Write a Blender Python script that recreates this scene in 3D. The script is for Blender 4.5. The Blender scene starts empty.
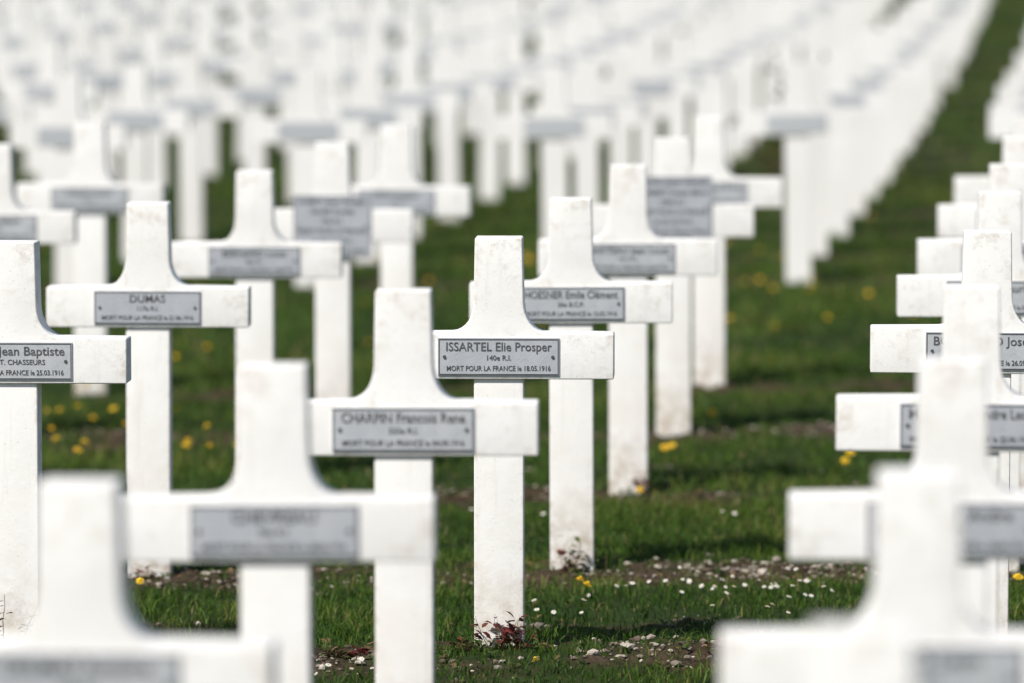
import bpy, bmesh, math, random
import numpy as np
from mathutils import Vector, Matrix, Euler
random.seed(7); rng=np.random.default_rng(11)
scene=bpy.context.scene
FPX=200/36*1024; CAMH=1.85; PITCH=math.radians(4.41); W=0.56
# ---------------------------------------------------------------- helpers
_tabs={}
def vnoise(x,y,seed=0):
    if seed not in _tabs: _tabs[seed]=np.random.default_rng(100+seed).random((256,256))
    T=_tabs[seed]; x=np.asarray(x,float); y=np.asarray(y,float)
    xi=np.floor(x).astype(int); yi=np.floor(y).astype(int); fx=x-xi; fy=y-yi
    fx=fx*fx*(3-2*fx); fy=fy*fy*(3-2*fy)
    a=T[xi%256,yi%256]; b=T[(xi+1)%256,yi%256]; c=T[xi%256,(yi+1)%256]; d=T[(xi+1)%256,(yi+1)%256]
    return (a*(1-fx)+b*fx)*(1-fy)+(c*(1-fx)+d*fx)*fy
def fbm(x,y,seed=0,o=3):
    s=0;a=.5;t=0
    for i in range(o):
        s=s+a*vnoise(np.asarray(x)*2**i,np.asarray(y)*2**i,seed+i); t+=a; a*=.5
    return s/t
def depth_from_w(w):
    zc=FPX*W/w
    return zc,(zc-1.06*math.sin(PITCH))/math.cos(PITCH)
ROWW={-4:500,-3:388,-2:319,-1:269,0:230,1:202.5,2:179,3:161,4:147}
ROWY=[(k,depth_from_w(w)[1]) for k,w in ROWW.items()]
FARY=[27.6+1.94*j for j in range(36)]
ALLY=np.array([y for k,y in ROWY if k>-4]+FARY)
def rise(Y):
    Y=np.asarray(Y,float)
    q=np.clip(Y-38,0,33); return .00055*q*q+.036*np.clip(Y-71,0,80)
def ground0(X,Y):
    X=np.asarray(X,float);Y=np.asarray(Y,float)
    return .0093*np.clip(X,-60,60)+rise(Y)
def ground(X,Y):
    X=np.asarray(X,float);Y=np.asarray(Y,float)
    und=(fbm(X*1.3+40,Y*1.3+9,3)-.5)*.03*np.clip(1-(Y-60)/30,0,1)*np.clip((100-np.abs(X))/50,0,1)
    mound=.042*np.exp(-((Y-13.6)/.45)**2)*np.clip((6-np.abs(X))/3,0,1)
    return ground0(X,Y)+und+mound
def bedmask(X,Y):
    X=np.asarray(X,float);Y=np.asarray(Y,float)
    d=np.full(np.broadcast(X,Y).shape,9.)
    wob=(fbm(X*1.7,Y*.3,25)-.5)*.20
    for yk in ALLY: d=np.minimum(d,np.abs(Y-(yk-.12)+wob))
    wd=.26+(fbm(X*3.5,Y*3.5,20)-.5)*.50
    m=np.clip((wd-d)/.14+.5,0,1)
    m=m*np.clip((fbm(X*2.3+5,Y*5+3,30)-.34)*6,0,1)
    bare=np.clip((fbm(X*2.2+60,Y*3.3,37)-.74)*9,0,.7)
    return np.maximum(m,bare)
def np_mesh(name,V,polys,mats,attr=None,midx=None,smooth=False):
    me=bpy.data.meshes.new(name)
    V=np.asarray(V,np.float32); me.vertices.add(len(V)); me.vertices.foreach_set('co',V.ravel())
    lv=np.concatenate([p.ravel() for p in polys]).astype(np.int32)
    tot=np.concatenate([np.full(len(p),p.shape[1]) for p in polys]).astype(np.int32)
    st=np.concatenate([[0],np.cumsum(tot)[:-1]]).astype(np.int32)
    me.loops.add(len(lv)); me.loops.foreach_set('vertex_index',lv)
    me.polygons.add(len(tot)); me.polygons.foreach_set('loop_start',st)
    try: me.polygons.foreach_set('loop_total',tot)
    except Exception: pass
    if midx is not None: me.polygons.foreach_set('material_index',np.asarray(midx,np.int32))
    me.polygons.foreach_set('use_smooth',np.full(len(tot),smooth))
    me.update(calc_edges=True)
    for m in mats: me.materials.append(m)
    if attr is not None:
        for n,a in attr.items():
            at=me.attributes.new(n,'FLOAT','POINT'); at.data.foreach_set('value',np.asarray(a,np.float32))
    ob=bpy.data.objects.new(name,me); scene.collection.objects.link(ob); return ob
class NT:
    def __init__(s,name):
        s.m=bpy.data.materials.new(name); s.m.use_nodes=True; s.t=s.m.node_tree
        s.b=s.t.nodes['Principled BSDF']; s.out=s.t.nodes['Material Output']
    def n(s,t): return s.t.nodes.new(t)
    def l(s,a,b): s.t.links.new(a,b)
    def noise(s,vec,scale,detail=4,rough=.6):
        nd=s.t.nodes.new('ShaderNodeTexNoise'); nd.inputs['Scale'].default_value=scale
        nd.inputs['Detail'].default_value=detail; nd.inputs['Roughness'].default_value=rough
        if vec is not None: s.l(vec,nd.inputs['Vector'])
        return nd.outputs['Fac']
    def mr(s,v,a,b,c=0,d=1):
        nd=s.t.nodes.new('ShaderNodeMapRange'); s.l(v,nd.inputs[0])
        for i,x in zip((1,2,3,4),(a,b,c,d)): nd.inputs[i].default_value=x
        return nd.outputs[0]
    def math(s,op,a,b):
        nd=s.t.nodes.new('ShaderNodeMath'); nd.operation=op; nd.use_clamp=False
        for i,x in enumerate((a,b)):
            if x is None: continue
            if isinstance(x,(int,float)): nd.inputs[i].default_value=x
            else: s.l(x,nd.inputs[i])
        return nd.outputs[0]
    def mix(s,f,a,b):
        nd=s.t.nodes.new('ShaderNodeMix'); nd.data_type='RGBA'
        for k,x in ((0,f),(6,a),(7,b)):
            if isinstance(x,(int,float)): nd.inputs[k].default_value=x
            elif isinstance(x,tuple): nd.inputs[k].default_value=(*x,1)
            else: s.l(x,nd.inputs[k])
        return nd.outputs[2]
    def bump(s,h,st,dist=.01):
        nd=s.t.nodes.new('ShaderNodeBump'); nd.inputs['Strength'].default_value=st; nd.inputs['Distance'].default_value=dist
        s.l(h,nd.inputs['Height']); s.l(nd.outputs[0],s.b.inputs['Normal'])
# ---------------------------------------------------------------- materials
def cross_mat(name,far=False):
    g=NT(name); tc=g.n('ShaderNodeTexCoord'); oi=g.n('ShaderNodeObjectInfo')
    co=tc.outputs['Object']
    off=g.t.nodes.new('ShaderNodeVectorMath'); off.operation='ADD'; g.l(co,off.inputs[0])
    cb=g.n('ShaderNodeCombineXYZ'); r=g.math('MULTIPLY',oi.outputs['Random'],37.)
    g.l(r,cb.inputs[0]); g.l(r,cb.inputs[2]); g.l(cb.outputs[0],off.inputs[1]); v=off.outputs[0]
    sx=g.n('ShaderNodeSeparateXYZ'); g.l(co,sx.inputs[0]); X,Y,Z=sx.outputs
    if far:
        col=g.mix(g.mr(g.noise(v,1.1,2),.35,.7),(.86,.85,.83),(.76,.745,.715))
    else:
        col=g.mix(g.mr(g.noise(v,5,3),.35,.7),(.89,.88,.86),(.82,.805,.775))
        mp=g.n('ShaderNodeMapping'); mp.inputs['Scale'].default_value=(38,38,3.0); g.l(v,mp.inputs[0])
        st=g.mr(g.noise(mp.outputs[0],1,3),.57,.8,0,.35); col=g.mix(st,col,(.60,.56,.50))
        n2=g.noise(v,30,5,.7)
        ax=g.math('ABSOLUTE',X,0); e1=g.mr(ax,.16,.285); tp=g.mr(Z,.86,1.03); e2=g.mr(g.math('ABSOLUTE',g.math('SUBTRACT',Z,.785),0),.035,0.)
        e3=g.mr(g.math('ABSOLUTE',g.math('SUBTRACT',ax,.0605),0),.011,0.)
        e4=g.mr(g.math('ABSOLUTE',g.math('SUBTRACT',Z,.689),0),.010,0.)
        edge=g.math('MAXIMUM',g.math('MAXIMUM',e1,tp),g.math('MULTIPLY',e2,.7)); edge=g.math('MAXIMUM',edge,g.math('MAXIMUM',e3,e4))
        f=g.math('MULTIPLY',edge,g.mr(n2,.50,.70)); f=g.math('MULTIPLY',f,.62)
        col=g.mix(f,col,(.44,.36,.27))
        sp=g.mr(g.noise(v,150,2,.6),.67,.75,0,.5); col=g.mix(sp,col,(.36,.33,.28))
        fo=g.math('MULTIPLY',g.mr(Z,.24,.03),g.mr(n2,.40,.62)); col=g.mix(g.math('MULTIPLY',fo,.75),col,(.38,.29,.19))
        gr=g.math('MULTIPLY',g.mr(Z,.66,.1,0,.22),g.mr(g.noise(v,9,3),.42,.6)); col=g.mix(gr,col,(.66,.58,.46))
        g.bump(g.math('ADD',g.math('MULTIPLY',g.noise(v,110,4,.7),.5),n2),.30,.003)
    g.l(col,g.b.inputs['Base Color']); g.b.inputs['Roughness'].default_value=.75
    g.b.inputs['Specular IOR Level'].default_value=.25
    return g.m
M_cross=cross_mat('weathered_white_concrete'); M_far=cross_mat('white_concrete_far',True)
def plate_mat():
    g=NT('plaque_metal'); tc=g.n('ShaderNodeTexCoord'); v=tc.outputs['Object']; oi=g.n('ShaderNodeObjectInfo')
    c=g.mix(g.mr(g.noise(v,18,5),.35,.7),(.53,.55,.58),(.64,.65,.67))
    c=g.mix(g.mr(oi.outputs['Random'],0,1,0,.4),c,(.43,.45,.51))
    c=g.mix(g.mr(g.noise(v,90,4,.7),.6,.75,0,.45),c,(.30,.30,.31))
    g.l(c,g.b.inputs['Base Color']); g.b.inputs['Roughness'].default_value=.42; g.b.inputs['Metallic'].default_value=.3
    g.bump(g.noise(v,160,3),.2,.002); return g.m
M_plate=plate_mat()
def simple(name,c,c2=None,rough=.6,sc=30,metal=0):
    g=NT(name); tc=g.n('ShaderNodeTexCoord')
    col=g.mix(g.mr(g.noise(tc.outputs['Object'],sc,4),.35,.65),c,c2 or tuple(x*.7 for x in c))
    g.l(col,g.b.inputs['Base Color']); g.b.inputs['Roughness'].default_value=rough; g.b.inputs['Metallic'].default_value=metal
    return g.m
M_ink=simple('plaque_lettering',(.06,.06,.065),(.12,.12,.125),.5)
M_screw=simple('screw_metal',(.25,.25,.26),(.15,.14,.13),.4,80,.7)
def veg(name,stops,transl=.3,rough=.55):
    g=NT(name); at=g.n('ShaderNodeAttribute'); at.attribute_name='tint'
    cr=g.n('ShaderNodeValToRGB'); el=cr.color_ramp.elements
    while len(el)<len(stops): el.new(.5)
    for e,(p,c) in zip(el,stops): e.position=p; e.color=(*c,1)
    g.l(at.outputs['Fac'],cr.inputs[0]); g.l(cr.outputs[0],g.b.inputs['Base Color']); g.b.inputs['Roughness'].default_value=rough
    g.b.inputs['Specular IOR Level'].default_value=.2
    tr=g.n('ShaderNodeBsdfTranslucent'); g.l(cr.outputs[0],tr.inputs[0]); mx=g.n('ShaderNodeMixShader'); mx.inputs[0].default_value=transl
    g.l(g.b.outputs[0],mx.inputs[1]); g.l(tr.outputs[0],mx.inputs[2]); g.l(mx.outputs[0],g.out.inputs[0]); return g.m
M_grass=veg('grass_blades',[(0,(.024,.060,.009)),(.45,(.056,.118,.013)),(.8,(.105,.165,.022)),(.93,(.19,.18,.05)),(1,(.30,.24,.12))])
M_leafr=veg('reddish_leaves',[(0,(.06,.012,.012)),(.6,(.15,.03,.025)),(1,(.09,.08,.03))],.25,.4)
M_leafg=veg('weed_leaves',[(0,(.035,.065,.015)),(.6,(.08,.11,.025)),(.85,(.15,.10,.045)),(1,(.26,.17,.09))],.25,.5)
M_stem=simple('woody_stem',(.13,.08,.045),(.07,.05,.03),.7)
M_petal=simple('daisy_petals',(.8,.8,.78),(.7,.7,.7),.6)
M_yel=simple('yellow_florets',(.80,.56,.02),(.70,.42,.01),.6)
def ground_mat():
    g=NT('soil_and_turf'); tc=g.n('ShaderNodeTexCoord'); v=tc.outputs['Object']
    at=g.n('ShaderNodeAttribute'); at.attribute_name='bed'
    soil=g.mix(g.mr(g.noise(v,9,5,.7),.35,.65),(.060,.038,.024),(.15,.10,.062))
    soil=g.mix(g.mr(g.noise(v,60,4,.7),.56,.70),soil,(.25,.19,.14))
    soil=g.mix(g.mr(g.noise(v,7,3),.52,.66,0,.65),soil,(.05,.058,.02))
    turf=g.mix(g.mr(g.noise(v,14,4),.35,.65),(.028,.055,.011),(.058,.09,.018))
    turf=g.mix(g.mr(g.noise(v,.8,3),.5,.7,0,.4),turf,(.10,.085,.035))
    g.l(g.mix(at.outputs['Fac'],turf,soil),g.b.inputs['Base Color']); g.b.inputs['Roughness'].default_value=.9
    g.b.inputs['Specular IOR Level'].default_value=.15
    g.bump(g.math('ADD',g.noise(v,60,5,.7),g.noise(v,12,3)),1.0,.04); return g.m
M_ground=ground_mat()
def stone_mat():
    g=NT('limestone_gravel'); at=g.n('ShaderNodeAttribute'); at.attribute_name='tint'
    c=g.mix(at.outputs['Fac'],(.075,.048,.03),(.54,.48,.40)); g.l(c,g.b.inputs['Base Color']); g.b.inputs['Roughness'].default_value=.85
    return g.m
M_stone=stone_mat()
# ---------------------------------------------------------------- ground sheet
xs=np.unique(np.concatenate([-np.geomspace(4,500,30)[::-1],np.arange(-3.6,3.9,.03),np.geomspace(4.2,500,30)]))
ys=np.unique(np.concatenate([[-100,-40,-15,-5,0,3,6,8,10,11.5,12.5],np.arange(13,23.5,.03),np.arange(23.5,60,.12),np.arange(60,110,.5),np.geomspace(112,900,20)]))
GX,GY=np.meshgrid(xs,ys); BM=bedmask(GX,GY)
far=np.clip((GY-30)/40,0,1); BM=BM*(1-.4*far)
GZ=ground(GX,GY)+ (fbm(GX*20,GY*20,50)-.5)*.06*BM -.004*BM
nx,ny=len(xs),len(ys); idx=np.arange(nx*ny).reshape(ny,nx)
q=np.stack([idx[:-1,:-1],idx[:-1,1:],idx[1:,1:],idx[1:,:-1]],-1).reshape(-1,4)
np_mesh('ground',np.stack([GX,GY,GZ],-1).reshape(-1,3),[q],[M_ground],{'bed':BM.ravel()},smooth=True)
# ---------------------------------------------------------------- grass
VV=[];P5=[];P3=[];TT=[];off=0
def blades(y0,y1,marg,dens,hmin,hmax,wd,detail):
    global off
    hw=.09*y1+marg; n=int((y1-y0)*2*hw*dens)
    X=rng.uniform(-hw,hw,n);Y=rng.uniform(y0,y1,n)
    keep=np.abs(X)<.09*Y+marg
    B=bedmask(X,Y); pt=fbm(X*5,Y*5,60)
    keep&=(rng.random(n)>B*.96-.02)&(rng.random(n)<.45+1.5*(pt-.2))
    X,Y,B,pt=X[keep],Y[keep],B[keep],pt[keep]; n=len(X); Z=ground(X,Y)-.004
    cl=fbm(X*1.1+3,Y*1.1,70); fine=vnoise(X*14,Y*14,75)
    h=rng.uniform(hmin,hmax,n)*(.5+1.0*cl)*(.5+.95*fine)*(1-.5*B)
    a=rng.uniform(0,6.283,n); f=rng.uniform(0,6.283,n); lean=rng.uniform(.1,1.2,n)
    w=wd*rng.uniform(.6,1.3,n); dx=np.cos(f)*w/2;dy=np.sin(f)*w/2; lx=np.cos(a)*lean*h; ly=np.sin(a)*lean*h
    t=np.clip(rng.normal(.46,.17,n)+(cl-.5)*1.2+(pt-.5)*.7,0,.90); dead=rng.random(n)<.06; t[dead]=rng.uniform(.88,1,dead.sum())
    p=lambda x,y,z:np.stack([x,y,z],-1)
    if detail:
        v=np.stack([p(X-dx,Y-dy,Z),p(X+dx,Y+dy,Z),p(X+lx*.35+dx*.8,Y+ly*.35+dy*.8,Z+h*.6),p(X+lx*.35-dx*.8,Y+ly*.35-dy*.8,Z+h*.6),p(X+lx,Y+ly,Z+h*(1-.25*lean))],1)
        i=off+np.arange(n)*5; P5.append(np.stack([i,i+1,i+2,i+3],-1)); P3.append(np.stack([i+3,i+2,i+4],-1)); off+=5*n; TT.append(np.repeat(t,5))
    else:
        v=np.stack([p(X-dx,Y-dy,Z),p(X+dx,Y+dy,Z),p(X+lx,Y+ly,Z+h)],1)
        i=off+np.arange(n)*3; P3.append(np.stack([i,i+1,i+2],-1)); off+=3*n; TT.append(np.repeat(t,3))
    VV.append(v.reshape(-1,3))
blades(13.2,17.5,.6,6000,.016,.050,.0036,True)
blades(17.5,23,.6,2600,.02,.055,.006,False)
blades(23,38,.8,900,.025,.06,.011,False)
blades(38,85,1.0,130,.03,.07,.026,False)
np_mesh('grass',np.concatenate(VV),P5+P3,[M_grass],{'tint':np.concatenate(TT)})
# ---------------------------------------------------------------- gravel, soil crumbs
bm=bmesh.new(); bmesh.ops.create_icosphere(bm,subdivisions=1,radius=1); bm.verts.ensure_lookup_table()
ICV=np.array([v.co[:] for v in bm.verts]); ICF=np.array([[v.index for v in f.verts] for f in bm.faces]); bm.free()
SV=[];SF=[];ST=[];o=0
n=90000; X=rng.uniform(-2.6,2.6,n);Y=rng.uniform(13.2,20,n); B=bedmask(X,Y); pt=fbm(X*1.6,Y*2.5,90)
pt=pt+.14*np.exp(-((X-.65)/.45)**2-((Y-15.45)/.35)**2)
k=(rng.random(n)<B*np.clip((pt-.38)*2.2,0.07,1)*.75)|(rng.random(n)<.0008); X,Y,pt=X[k],Y[k],pt[k]
gz=ground(X,Y)+(fbm(X*20,Y*20,50)-.5)*.06*bedmask(X,Y)
for x,y,zg,pp in zip(X,Y,gz,pt):
    s=.0030*math.exp(random.gauss(.25,.55)); s=min(s,.015)
    sc=np.array([s*random.uniform(.8,1.8),s*random.uniform(.8,1.4),s*random.uniform(.4,.8)])
    v=ICV*(1+rng.uniform(-.28,.28,(12,1)))*sc; a=random.uniform(0,6.28); c,si=math.cos(a),math.sin(a)
    v=np.stack([v[:,0]*c-v[:,1]*si+x,v[:,0]*si+v[:,1]*c+y,v[:,2]+zg+s*.15],-1)
    SV.append(v);SF.append(ICF+o);o+=12; ST.append(np.full(12,random.random()**(2.6 if pp<.6 else 1.4)))
np_mesh('gravel',np.concatenate(SV),[np.concatenate(SF)],[M_stone],{'tint':np.concatenate(ST)})
# ---------------------------------------------------------------- crosses
HT=1.03; AT=HT-.231; AB=AT-.113; PH=.0605; D=.10
def outline():
    R=[(.28,AB),(.28,AT-.002)]
    for i in range(9):
        t=i/8*math.pi/2
        R.append((PH+.054-.054*math.sin(t), AT+.078*(1-math.cos(t))))
    R.append((PH-.003,HT))
    L=[(-x,z) for x,z in reversed(R)]
    return R+L
OL=outline()
def add_prism(bm,pts,y0,y1):
    a=[bm.verts.new((x,y0,z)) for x,z in pts]; b=[bm.verts.new((x,y1,z)) for x,z in pts]
    n=len(pts); fs=[bm.faces.new(a),bm.faces.new(b[::-1])]
    for i in range(n): fs.append(bm.faces.new((a[i],b[i],b[(i+1)%n],a[(i+1)%n])))
    return fs
def cross_mesh():
    bm=bmesh.new()
    add_prism(bm,OL,-D/2,D/2)
    add_prism(bm,[(PH,-.2),(PH,AB+.012),(-PH,AB+.012),(-PH,-.2)],-D/2+.009,D/2-.009)
    bmesh.ops.recalc_face_normals(bm,faces=bm.faces[:])
    es=[e for e in bm.edges if e.calc_face_angle(0)>math.radians(35)]
    bmesh.ops.bevel(bm,geom=es,offset=.0055,segments=3,profile=.6,affect='EDGES',clamp_overlap=True)
    me=bpy.data.meshes.new('cross_body'); bm.to_mesh(me); bm.free()
    for p in me.polygons: p.use_smooth=True
    me.set_sharp_from_angle(angle=math.radians(28))
    return me
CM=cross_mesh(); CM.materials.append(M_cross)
def plate_mesh(w,h,name='plaque'):
    bm=bmesh.new()
    def box(x0,x1,y0,y1,z0,z1,mi):
        f=add_prism(bm,[(x0,z0),(x1,z0),(x1,z1),(x0,z1)],y0,y1)
        for q in f: q.material_index=mi
    box(-w/2,w/2,-.004,0,-h/2,h/2,0)
    m=.0022;t=.0018
    a,b=w/2-m,h/2-m
    box(-a,a,-.0055,-.0035,b-t,b,1); box(-a,a,-.0055,-.0035,-b,-b+t,1)
    box(-a,-a+t,-.0055,-.0035,-b+t,b-t,1); box(a-t,a,-.0055,-.0035,-b+t,b-t,1)
    for sx in(-1,1):
        r=bmesh.ops.create_cone(bm,cap_ends=True,segments=12,radius1=.0045,radius2=.0035,depth=.004,matrix=Matrix.Translation((sx*(w/2-.016),-.0055,0))@Matrix.Rotation(math.pi/2,4,'X'))
        for v in r['verts']:
            for f in v.link_faces: f.material_index=2
    bmesh.ops.recalc_face_normals(bm,faces=bm.faces[:])
    me=bpy.data.meshes.new(name); bm.to_mesh(me); bm.free()
    for x in(M_plate,M_ink,M_screw): me.materials.append(x)
    return me
PM=plate_mesh(.295,.091); PB=plate_mesh(.27,.215)
def text_line(parent,s,size,width,x,z,y,bold=.0004):
    cu=bpy.data.curves.new('inscription','FONT'); cu.body=s; cu.size=size; cu.align_x='CENTER'; cu.align_y='CENTER'; cu.extrude=.0006; cu.offset=bold
    cu.resolution_u=3; cu.materials.append(M_ink)
    ob=bpy.data.objects.new('inscription',cu); scene.collection.objects.link(ob)
    bpy.context.view_layer.update()
    dx=ob.dimensions.x
    if dx>0 and width: ob.scale=(width/dx,1,1)
    ob.rotation_euler=(math.pi/2,0,0); ob.location=(x,y,z); ob.parent=parent
def make_cross(xpx,w,lines=None,big=None,dz=0):
    zc,Y=depth_from_w(w); X=(xpx-512)*zc/FPX
    z=float(ground0(X,Y))
    ob=bpy.data.objects.new('grave_cross',CM); scene.collection.objects.link(ob)
    ob.location=(X,Y,z+dz)
    ob.rotation_euler=(random.uniform(-.006,.006),random.uniform(-.006,.006),math.radians(-2.5+random.uniform(-1.3,1.3)))
    pl=bpy.data.objects.new('plaque',PB if big is not None else PM); scene.collection.objects.link(pl); pl.parent=ob
    zc_=(AT+AB)/2-.001; yf=-D/2
    if big is not None: zc_+=big
    pl.location=(0,yf,zc_)
    yt=yf-.0048
    if lines and big is None:
        text_line(ob,lines[0],.030,.256 if len(lines[0])>14 else None,0,zc_+.0235,yt,.0002)
        text_line(ob,lines[1],.0175,None,0,zc_-.003,yt,.0001)
        text_line(ob,lines[2],.0175,.252,0,zc_-.0285,yt,.0001)
    elif lines:
        for i,s in enumerate(lines):
            text_line(ob,s,.024,.235 if len(s)>14 else None,0,zc_+.085-i*.034,yt,.0003)
    return ob
MP='MORT POUR LA FRANCE le '
C=[ # x, w, lines, big, dz
 (82,388,['DELMAS Antoine','137e R.I.',MP+'12.06.1916'],None,-.004),
 (278,319,['CHEVREAU','54e R.I.',MP+'28.06.1916'],None,.018),
 (405,269,['CHARPIN Francois Rene','333e R.I.',MP+'04.09.1916'],None,.021),
 (499.5,230,['ISSARTEL Elie Prosper','140e R.I.',MP+'18.05.1916'],None,.011),
 (572.5,202.5,['HOESNER Emile Clément','26e B.C.P.',MP+'15.03.1916'],None,.006),
 (629,179,['MARTEAU Jean Louis','101e R.I.',MP+'22.04.1916'],None,.0),
 (674,161,['INCONNU SOLDAT FRANCAIS','LAMBERT Joseph Marie','299e R.I.','MORT POUR LA FRANCE','le 24.10.1916','RENAUD Pierre Paul'],.050,0),
 (710,147,['GUERIN Paul Emile','44e R.I.',MP+'09.04.1916'],None,-.0),
 (15,230,['ROUX Jean Baptiste','28e BAT. CHASSEURS',MP+'25.03.1916'],None,.011),
 (148.5,202.5,['DUMAS','117e R.I.',MP+'21.06.1916'],None,.005),
 (255,174,['BERNARD Louis','62e R.I.',MP+'16.08.1916'],None,-.03),
 (333,161,['AUBERT Henri Georges','FAURE Camille','73e R.I.','MORT POUR LA FRANCE','le 02.11.1916','TISSIER Marcel Jules'],.0,-.005),
 (397,147,['PETIT Eugene','9e R.I.',MP+'11.07.1916'],None,-.02),
 (-4,161,['MOREL Albert','204e R.I.',MP+'30.05.1916'],None,0),
 (90,147,['COLIN Victor','5e R.I.',MP+'08.12.1916'],None,0),
 (866,494,['VIDAL Andre','2e R.I.',MP+'15.12.1916'],None,0),
 (915,393,['GIRARD Leon','321e R.I.',MP+'24.05.1916'],None,.010),
 (951,324,['BONNET Andre','4e R.I.',MP+'18.04.1916'],None,.028),
 (969,268,['MASSON Alexandre Leon','19e R.I.',MP+'22.06.1916'],None,.015),
 (984.5,231,['BOUCHARD Joseph','114e R.I.',MP+'26.09.1916'],None,.018),
 (998.5,203,['LEROY Maurice','72e R.I.',MP+'01.03.1916'],None,.014),
 (1009,181,['BRUN Alphonse','8e R.I.',MP+'07.05.1916'],None,.0),
 (1019,163,['CARON Etienne','6e R.I.',MP+'07.08.1916'],None,.0),
 (1028,148,['SIMON Gaston','85e R.I.',MP+'19.07.1916'],None,.0),
]
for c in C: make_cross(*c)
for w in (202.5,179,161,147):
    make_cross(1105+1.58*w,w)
    if w>165: make_cross(1105-6.86*w,w)
# ------- distant rows
bm=bmesh.new()
add_prism(bm,OL,-D/2,D/2)
add_prism(bm,[(PH,-.2),(PH,AB+.012),(-PH,AB+.012),(-PH,-.2)],-D/2+.009,D/2-.009)
for f in bm.faces: f.material_index=0
z0=(AT+AB)/2
for f in add_prism(bm,[(-.147,z0-.045),(.147,z0-.045),(.147,z0+.045),(-.147,z0+.045)],-D/2-.004,-D/2+.001): f.material_index=1
bmesh.ops.recalc_face_normals(bm,faces=bm.faces[:]); bmesh.ops.triangulate(bm,faces=bm.faces[:])
bm.verts.ensure_lookup_table(); bv=np.array([v.co[:] for v in bm.verts]); bf=np.array([[v.index for v in f.verts] for f in bm.faces]); bmi=np.array([f.material_index for f in bm.faces]); bm.free()
DV=[];DF=[];DM=[];o=0
for j,Y in enumerate(FARY):
    zc=Y*math.cos(PITCH)+1.06*math.sin(PITCH)
    hw=.09*Y+2
    for ci in range(-18,5):
        if random.random()<.015 and not(j==0): continue
        X=.1042*zc-1.478+ci*1.182+random.uniform(-.03,.03)
        if abs(X)>hw: continue
        yy=Y+random.uniform(-.05,.05)
        a=math.radians(-2.5+random.uniform(-2.5,2.5)); ti=random.uniform(-.018,.018)
        M=Matrix.Translation((X,yy,float(ground(X,yy))+random.uniform(-.035,.035)))@Matrix.Rotation(a,4,'Z')@Matrix.Rotation(ti,4,'Y')
        Mn=np.array(M); v=bv@Mn[:3,:3].T+Mn[:3,3]
        DV.append(v);DF.append(bf+o);DM.append(bmi);o+=len(bv)
M_plate_far=simple('plaque_metal_far',(.62,.63,.65),(.50,.52,.55),.4,.7,.25)
np_mesh('distant_grave_crosses',np.concatenate(DV),[np.concatenate(DF)],[M_far,M_plate_far],midx=np.concatenate(DM))
# ---------------------------------------------------------------- plants
def px_ground(x,y):
    ang=PITCH+math.atan((y-341.5)/FPX); h=CAMH
    for _ in range(4):
        Y=h/math.tan(ang); X=(x-512)*(Y*math.cos(PITCH)+CAMH*math.sin(PITCH))/FPX; h=CAMH-float(ground(X,Y))
    return X,Y
def plant(name,X,Y,h,nst,nleaf,ls,leafmat,spread=.35,bare=0.):
    bm=bmesh.new(); tl=bm.verts.layers.float.new('tint'); z=float(ground(X,Y))
    for s in range(nst):
        a=random.uniform(0,6.28); p=Vector((random.uniform(-.02,.02),random.uniform(-.02,.02),-.01)); d=Vector((math.cos(a)*spread,math.sin(a)*spread,1)).normalized()
        L=h*random.uniform(.55,1.05); N=6; pts=[p.copy()]
        for i in range(N):
            d=(d+Vector((random.uniform(-.25,.25),random.uniform(-.25,.25),random.uniform(-.05,.2)))).normalized(); p=p+d*L/N; pts.append(p.copy())
        r0=max(.0014,.007*h)
        prev=None
        for i,q in enumerate(pts):
            r=r0*(1-.7*i/N); ring=[bm.verts.new(q+Vector((math.cos(b)*r,math.sin(b)*r,0))) for b in (0,1.57,3.14,4.71)]
            if prev:
                for j in range(4): bm.faces.new((prev[j],prev[(j+1)%4],ring[(j+1)%4],ring[j])).material_index=0
            prev=ring
        for k in range(nleaf):
            t=random.uniform(.15+bare,1)*N; i=min(int(t),N-1); q=pts[i].lerp(pts[i+1],t-i)
            b=random.uniform(0,6.28); el=random.uniform(-.3,.8); dr=Vector((math.cos(b)*math.cos(el),math.sin(b)*math.cos(el),math.sin(el)))
            sd=dr.cross(Vector((random.uniform(-.4,.4),random.uniform(-.4,.4),1))).normalized(); up=sd.cross(dr)
            l=ls*random.uniform(.6,1.2); wdt=l*.3; q=q+dr*l*.25; tt=random.random()
            vs=[q,q+dr*l*.35+sd*wdt+up*l*.08,q+dr*l*.7+sd*wdt*.8+up*l*.08,q+dr*l-up*l*.1,q+dr*l*.7-sd*wdt*.8+up*l*.08,q+dr*l*.35-sd*wdt+up*l*.08,q+dr*l*.5]
            bvs=[bm.verts.new(v) for v in vs]
            for v in bvs: v[tl]=tt
            for f in ((0,1,6),(1,2,6),(2,3,6),(3,4,6),(4,5,6),(5,0,6)): bm.faces.new([bvs[m] for m in f]).material_index=1
    me=bpy.data.meshes.new(name); bm.to_mesh(me); bm.free(); me.materials.append(M_stem); me.materials.append(leafmat)
    ob=bpy.data.objects.new(name,me); scene.collection.objects.link(ob); ob.location=(X,Y,z); return ob
def pplant(x,w,dx,dy,*a):
    zc,Y=depth_from_w(w); plant(a[0],(x-512)*zc/FPX+dx,Y-.05-dy,*a[1:])
pplant(499.5,230,.0,.05,'rose_shoot',.10,8,10,.026,M_leafr,.8)
pplant(499.5,230,-.05,.07,'rose_shoot',.06,6,8,.022,M_leafg,1.1)
pplant(499.5,230,.04,.06,'rose_shoot',.08,6,9,.022,M_leafr,1.0)
pplant(499.5,230,-.10,.08,'rose_shoot',.05,5,9,.022,M_leafr,1.2)
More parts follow.
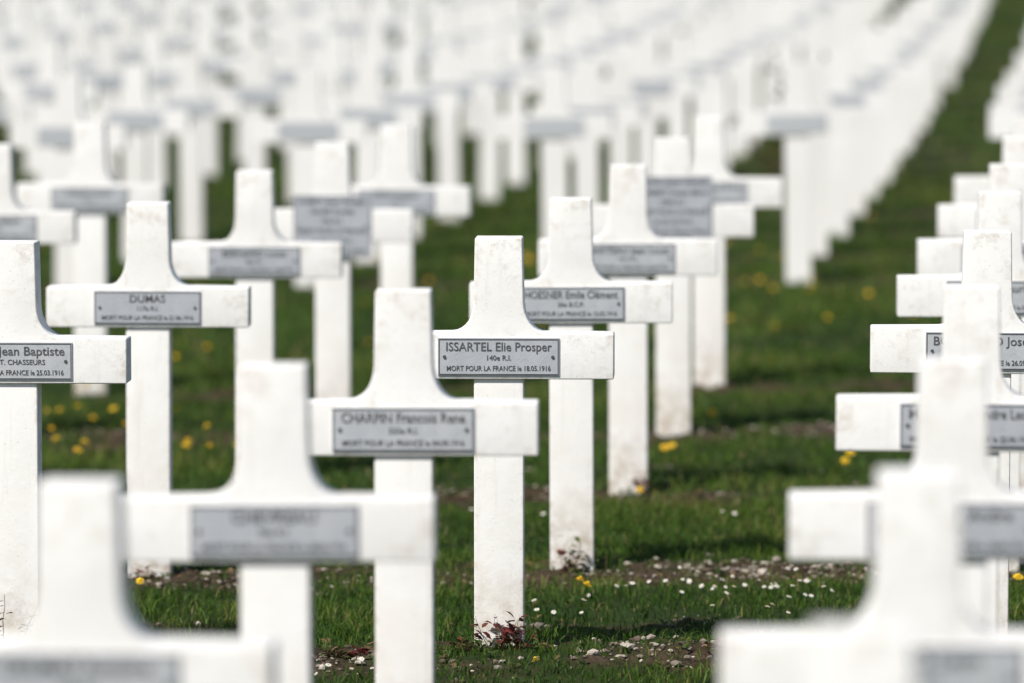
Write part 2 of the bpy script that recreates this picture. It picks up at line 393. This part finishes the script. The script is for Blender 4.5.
pplant(499.5,230,-.14,.10,'rose_shoot',.04,5,8,.020,M_leafg,1.2)
pplant(499.5,230,.10,.10,'rose_shoot',.04,5,8,.020,M_leafg,1.2)
pplant(404,230,-.12,.10,'rose_shoot',.05,7,9,.020,M_leafr,1.2)
pplant(404,230,-.17,.14,'rose_shoot',.05,7,9,.020,M_leafg,1.2)
pplant(572.5,202.5,.0,.05,'rose_shoot',.10,5,7,.024,M_leafg,.6)
pplant(572.5,202.5,-.01,.06,'rose_shoot',.095,4,7,.024,M_leafr,.7)
pplant(629,179,.04,.04,'rose_shoot',.09,4,7,.024,M_leafr,.5)
pplant(148.5,202.5,0,.05,'rose_shoot',.05,4,6,.024,M_leafr,.8)
pplant(255,174,0,.05,'rose_shoot',.06,4,6,.024,M_leafr,.8)
pplant(968,202,0,.05,'rose_shoot',.06,4,6,.024,M_leafr,.8)
zc,Yt=depth_from_w(234); plant('dry_rose_twigs',(2-512)*zc/FPX,Yt-.12,.24,6,6,.018,M_leafr,.5,.3)
plant('rose_bush',(801-512)/FPX*31.5,31.5,1.09,5,26,.06,M_leafr,.12,.35)
# low broad-leaved weeds and leaf litter
LV=[];L4=[];LT=[];o=0
n=12000; X=rng.uniform(-2.4,2.4,n);Y=rng.uniform(13.3,22.6,n);B=bedmask(X,Y); k=rng.random(n)<(.45*B*np.clip((fbm(X*4,Y*4,95)-.33)*4,0.12,1)+.025)
for x,y in zip(X[k],Y[k]):
    z=float(ground(x,y)); nl=random.randint(3,8); tt=random.random()
    for i in range(nl):
        a=random.uniform(0,6.28); l=random.uniform(.007,.026); e=random.uniform(.1,.9); wd=l*.28
        dx,dy=math.cos(a),math.sin(a); sx,sy=-dy*wd,dx*wd; zz=z+.007
        LV+= [(x,y,zz),(x+dx*l*.55+sx,y+dy*l*.55+sy,zz+l*e*.6),(x+dx*l,y+dy*l,zz+l*e*.75),(x+dx*l*.55-sx,y+dy*l*.55-sy,zz+l*e*.6)]
        L4.append((o,o+1,o+2,o+3)); o+=4; LT+=[min(1,tt+random.uniform(-.15,.2))]*4
np_mesh('low_weeds',np.array(LV),[np.array(L4)],[M_leafg],{'tint':np.array(LT)})
# flowers
def flowers(name,pts,r,npet,dome,hmin,hmax,mats):
    bm=bmesh.new(); tl=bm.verts.layers.float.new('tint')
    for X,Y in pts:
        z=float(ground(X,Y)); h=random.uniform(hmin,hmax); R=r*random.uniform(.7,1.15)
        tilt=Euler((random.uniform(.0,.8),random.uniform(-.4,.4),random.uniform(-.5,.5))).to_matrix()
        c=Vector((X,Y,z+h))
        st=[bm.verts.new((X+dx,Y,zz)) for dx,zz in ((-.001,z),(.001,z),(.001,z+h),(-.001,z+h))]
        for v in st: v[tl]=.4
        bm.faces.new(st).material_index=2
        for layer in range(dome):
            rr=R*(1-.28*layer); zl=.003*layer+ .001
            for i in range(npet):
                a=6.283*(i+.5*layer)/npet+random.uniform(-.08,.08); wdt=6.283/npet*.42
                q=[Vector((0,0,zl)),Vector((math.cos(a-wdt)*rr*.7,math.sin(a-wdt)*rr*.7,zl+.001)),Vector((math.cos(a)*rr,math.sin(a)*rr,zl+.0005)),Vector((math.cos(a+wdt)*rr*.7,math.sin(a+wdt)*rr*.7,zl+.001))]
                bm.faces.new([bm.verts.new(c+tilt@v) for v in q]).material_index=0
        mt=Matrix.Translation(c)@tilt.to_4x4()@Matrix.Translation((0,0,.003*dome))@Matrix.Diagonal((1,1,.5,1))
        rs=bmesh.ops.create_icosphere(bm,subdivisions=1,radius=R*(.32),matrix=mt)
        for v in rs['verts']:
            for f in v.link_faces: f.material_index=1
    me=bpy.data.meshes.new(name); bm.to_mesh(me); bm.free()
    for m in mats: me.materials.append(m)
    ob=bpy.data.objects.new(name,me); scene.collection.objects.link(ob)
pts=[px_ground(random.gauss(755,75),random.gauss(595,6)) for _ in range(38)]
pts+=[px_ground(random.uniform(520,880),random.uniform(586,640)) for _ in range(12)]
pts+=[px_ground(random.uniform(130,1020),random.uniform(515,560)) for _ in range(10)]
pts+=[px_ground(random.uniform(310,380),random.uniform(674,684)) for _ in range(5)]
flowers('daisies',pts,.0075,12,1,.02,.04,(M_petal,M_yel,M_leafg))
dp=[(140,604),(580,603),(587,607),(85,462),(78,466),(60,424),(78,420),(210,460),(188,458),(665,463),(672,465),(845,476),(850,473),(785,268),(700,340),(760,295),(712,430),(628,340),(330,316),(775,340),(1018,600),(365,318),(810,300),(640,505),(870,225),(900,180),(840,420),(536,681)]
dp+=[(random.uniform(120,1000),random.uniform(240,380)) for _ in range(34)]+[(random.uniform(40,240),random.uniform(400,470)) for _ in range(12)]+[(random.uniform(690,850),random.uniform(240,350)) for _ in range(8)]
flowers('dandelions',[px_ground(*p) for p in dp],.0155,16,3,.045,.075,(M_yel,M_yel,M_leafg))
# ---------------------------------------------------------------- light, world, camera
EL=math.radians(49); AZ=math.radians(217)
w=bpy.data.worlds.new('World'); scene.world=w; w.use_nodes=True; nt=w.node_tree
bg=nt.nodes['Background']; sky=nt.nodes.new('ShaderNodeTexSky'); sky.sky_type='NISHITA'; sky.sun_disc=False
sky.sun_elevation=EL; sky.sun_rotation=AZ; nt.links.new(sky.outputs[0],bg.inputs[0]); bg.inputs[1].default_value=.09
sl=bpy.data.lights.new('sun','SUN'); sl.energy=5.0; sl.angle=math.radians(.5); sl.color=(1,.955,.885)
so=bpy.data.objects.new('sun',sl); scene.collection.objects.link(so)
dirv=Vector((math.sin(AZ)*math.cos(EL),math.cos(AZ)*math.cos(EL),math.sin(EL)))
so.rotation_euler=dirv.to_track_quat('Z','Y').to_euler(); so.location=dirv*30
cam=bpy.data.cameras.new('camera'); co=bpy.data.objects.new('camera',cam); scene.collection.objects.link(co)
cam.lens=200; cam.sensor_width=36; cam.clip_start=.1; cam.clip_end=2000
co.location=(0,0,CAMH); co.rotation_euler=(math.pi/2-PITCH,0,0)
cam.dof.use_dof=True; cam.dof.focus_distance=13.82; cam.dof.aperture_fstop=2.7
scene.camera=co
scene.view_settings.view_transform='Standard'; scene.view_settings.look='None'; scene.view_settings.exposure=0
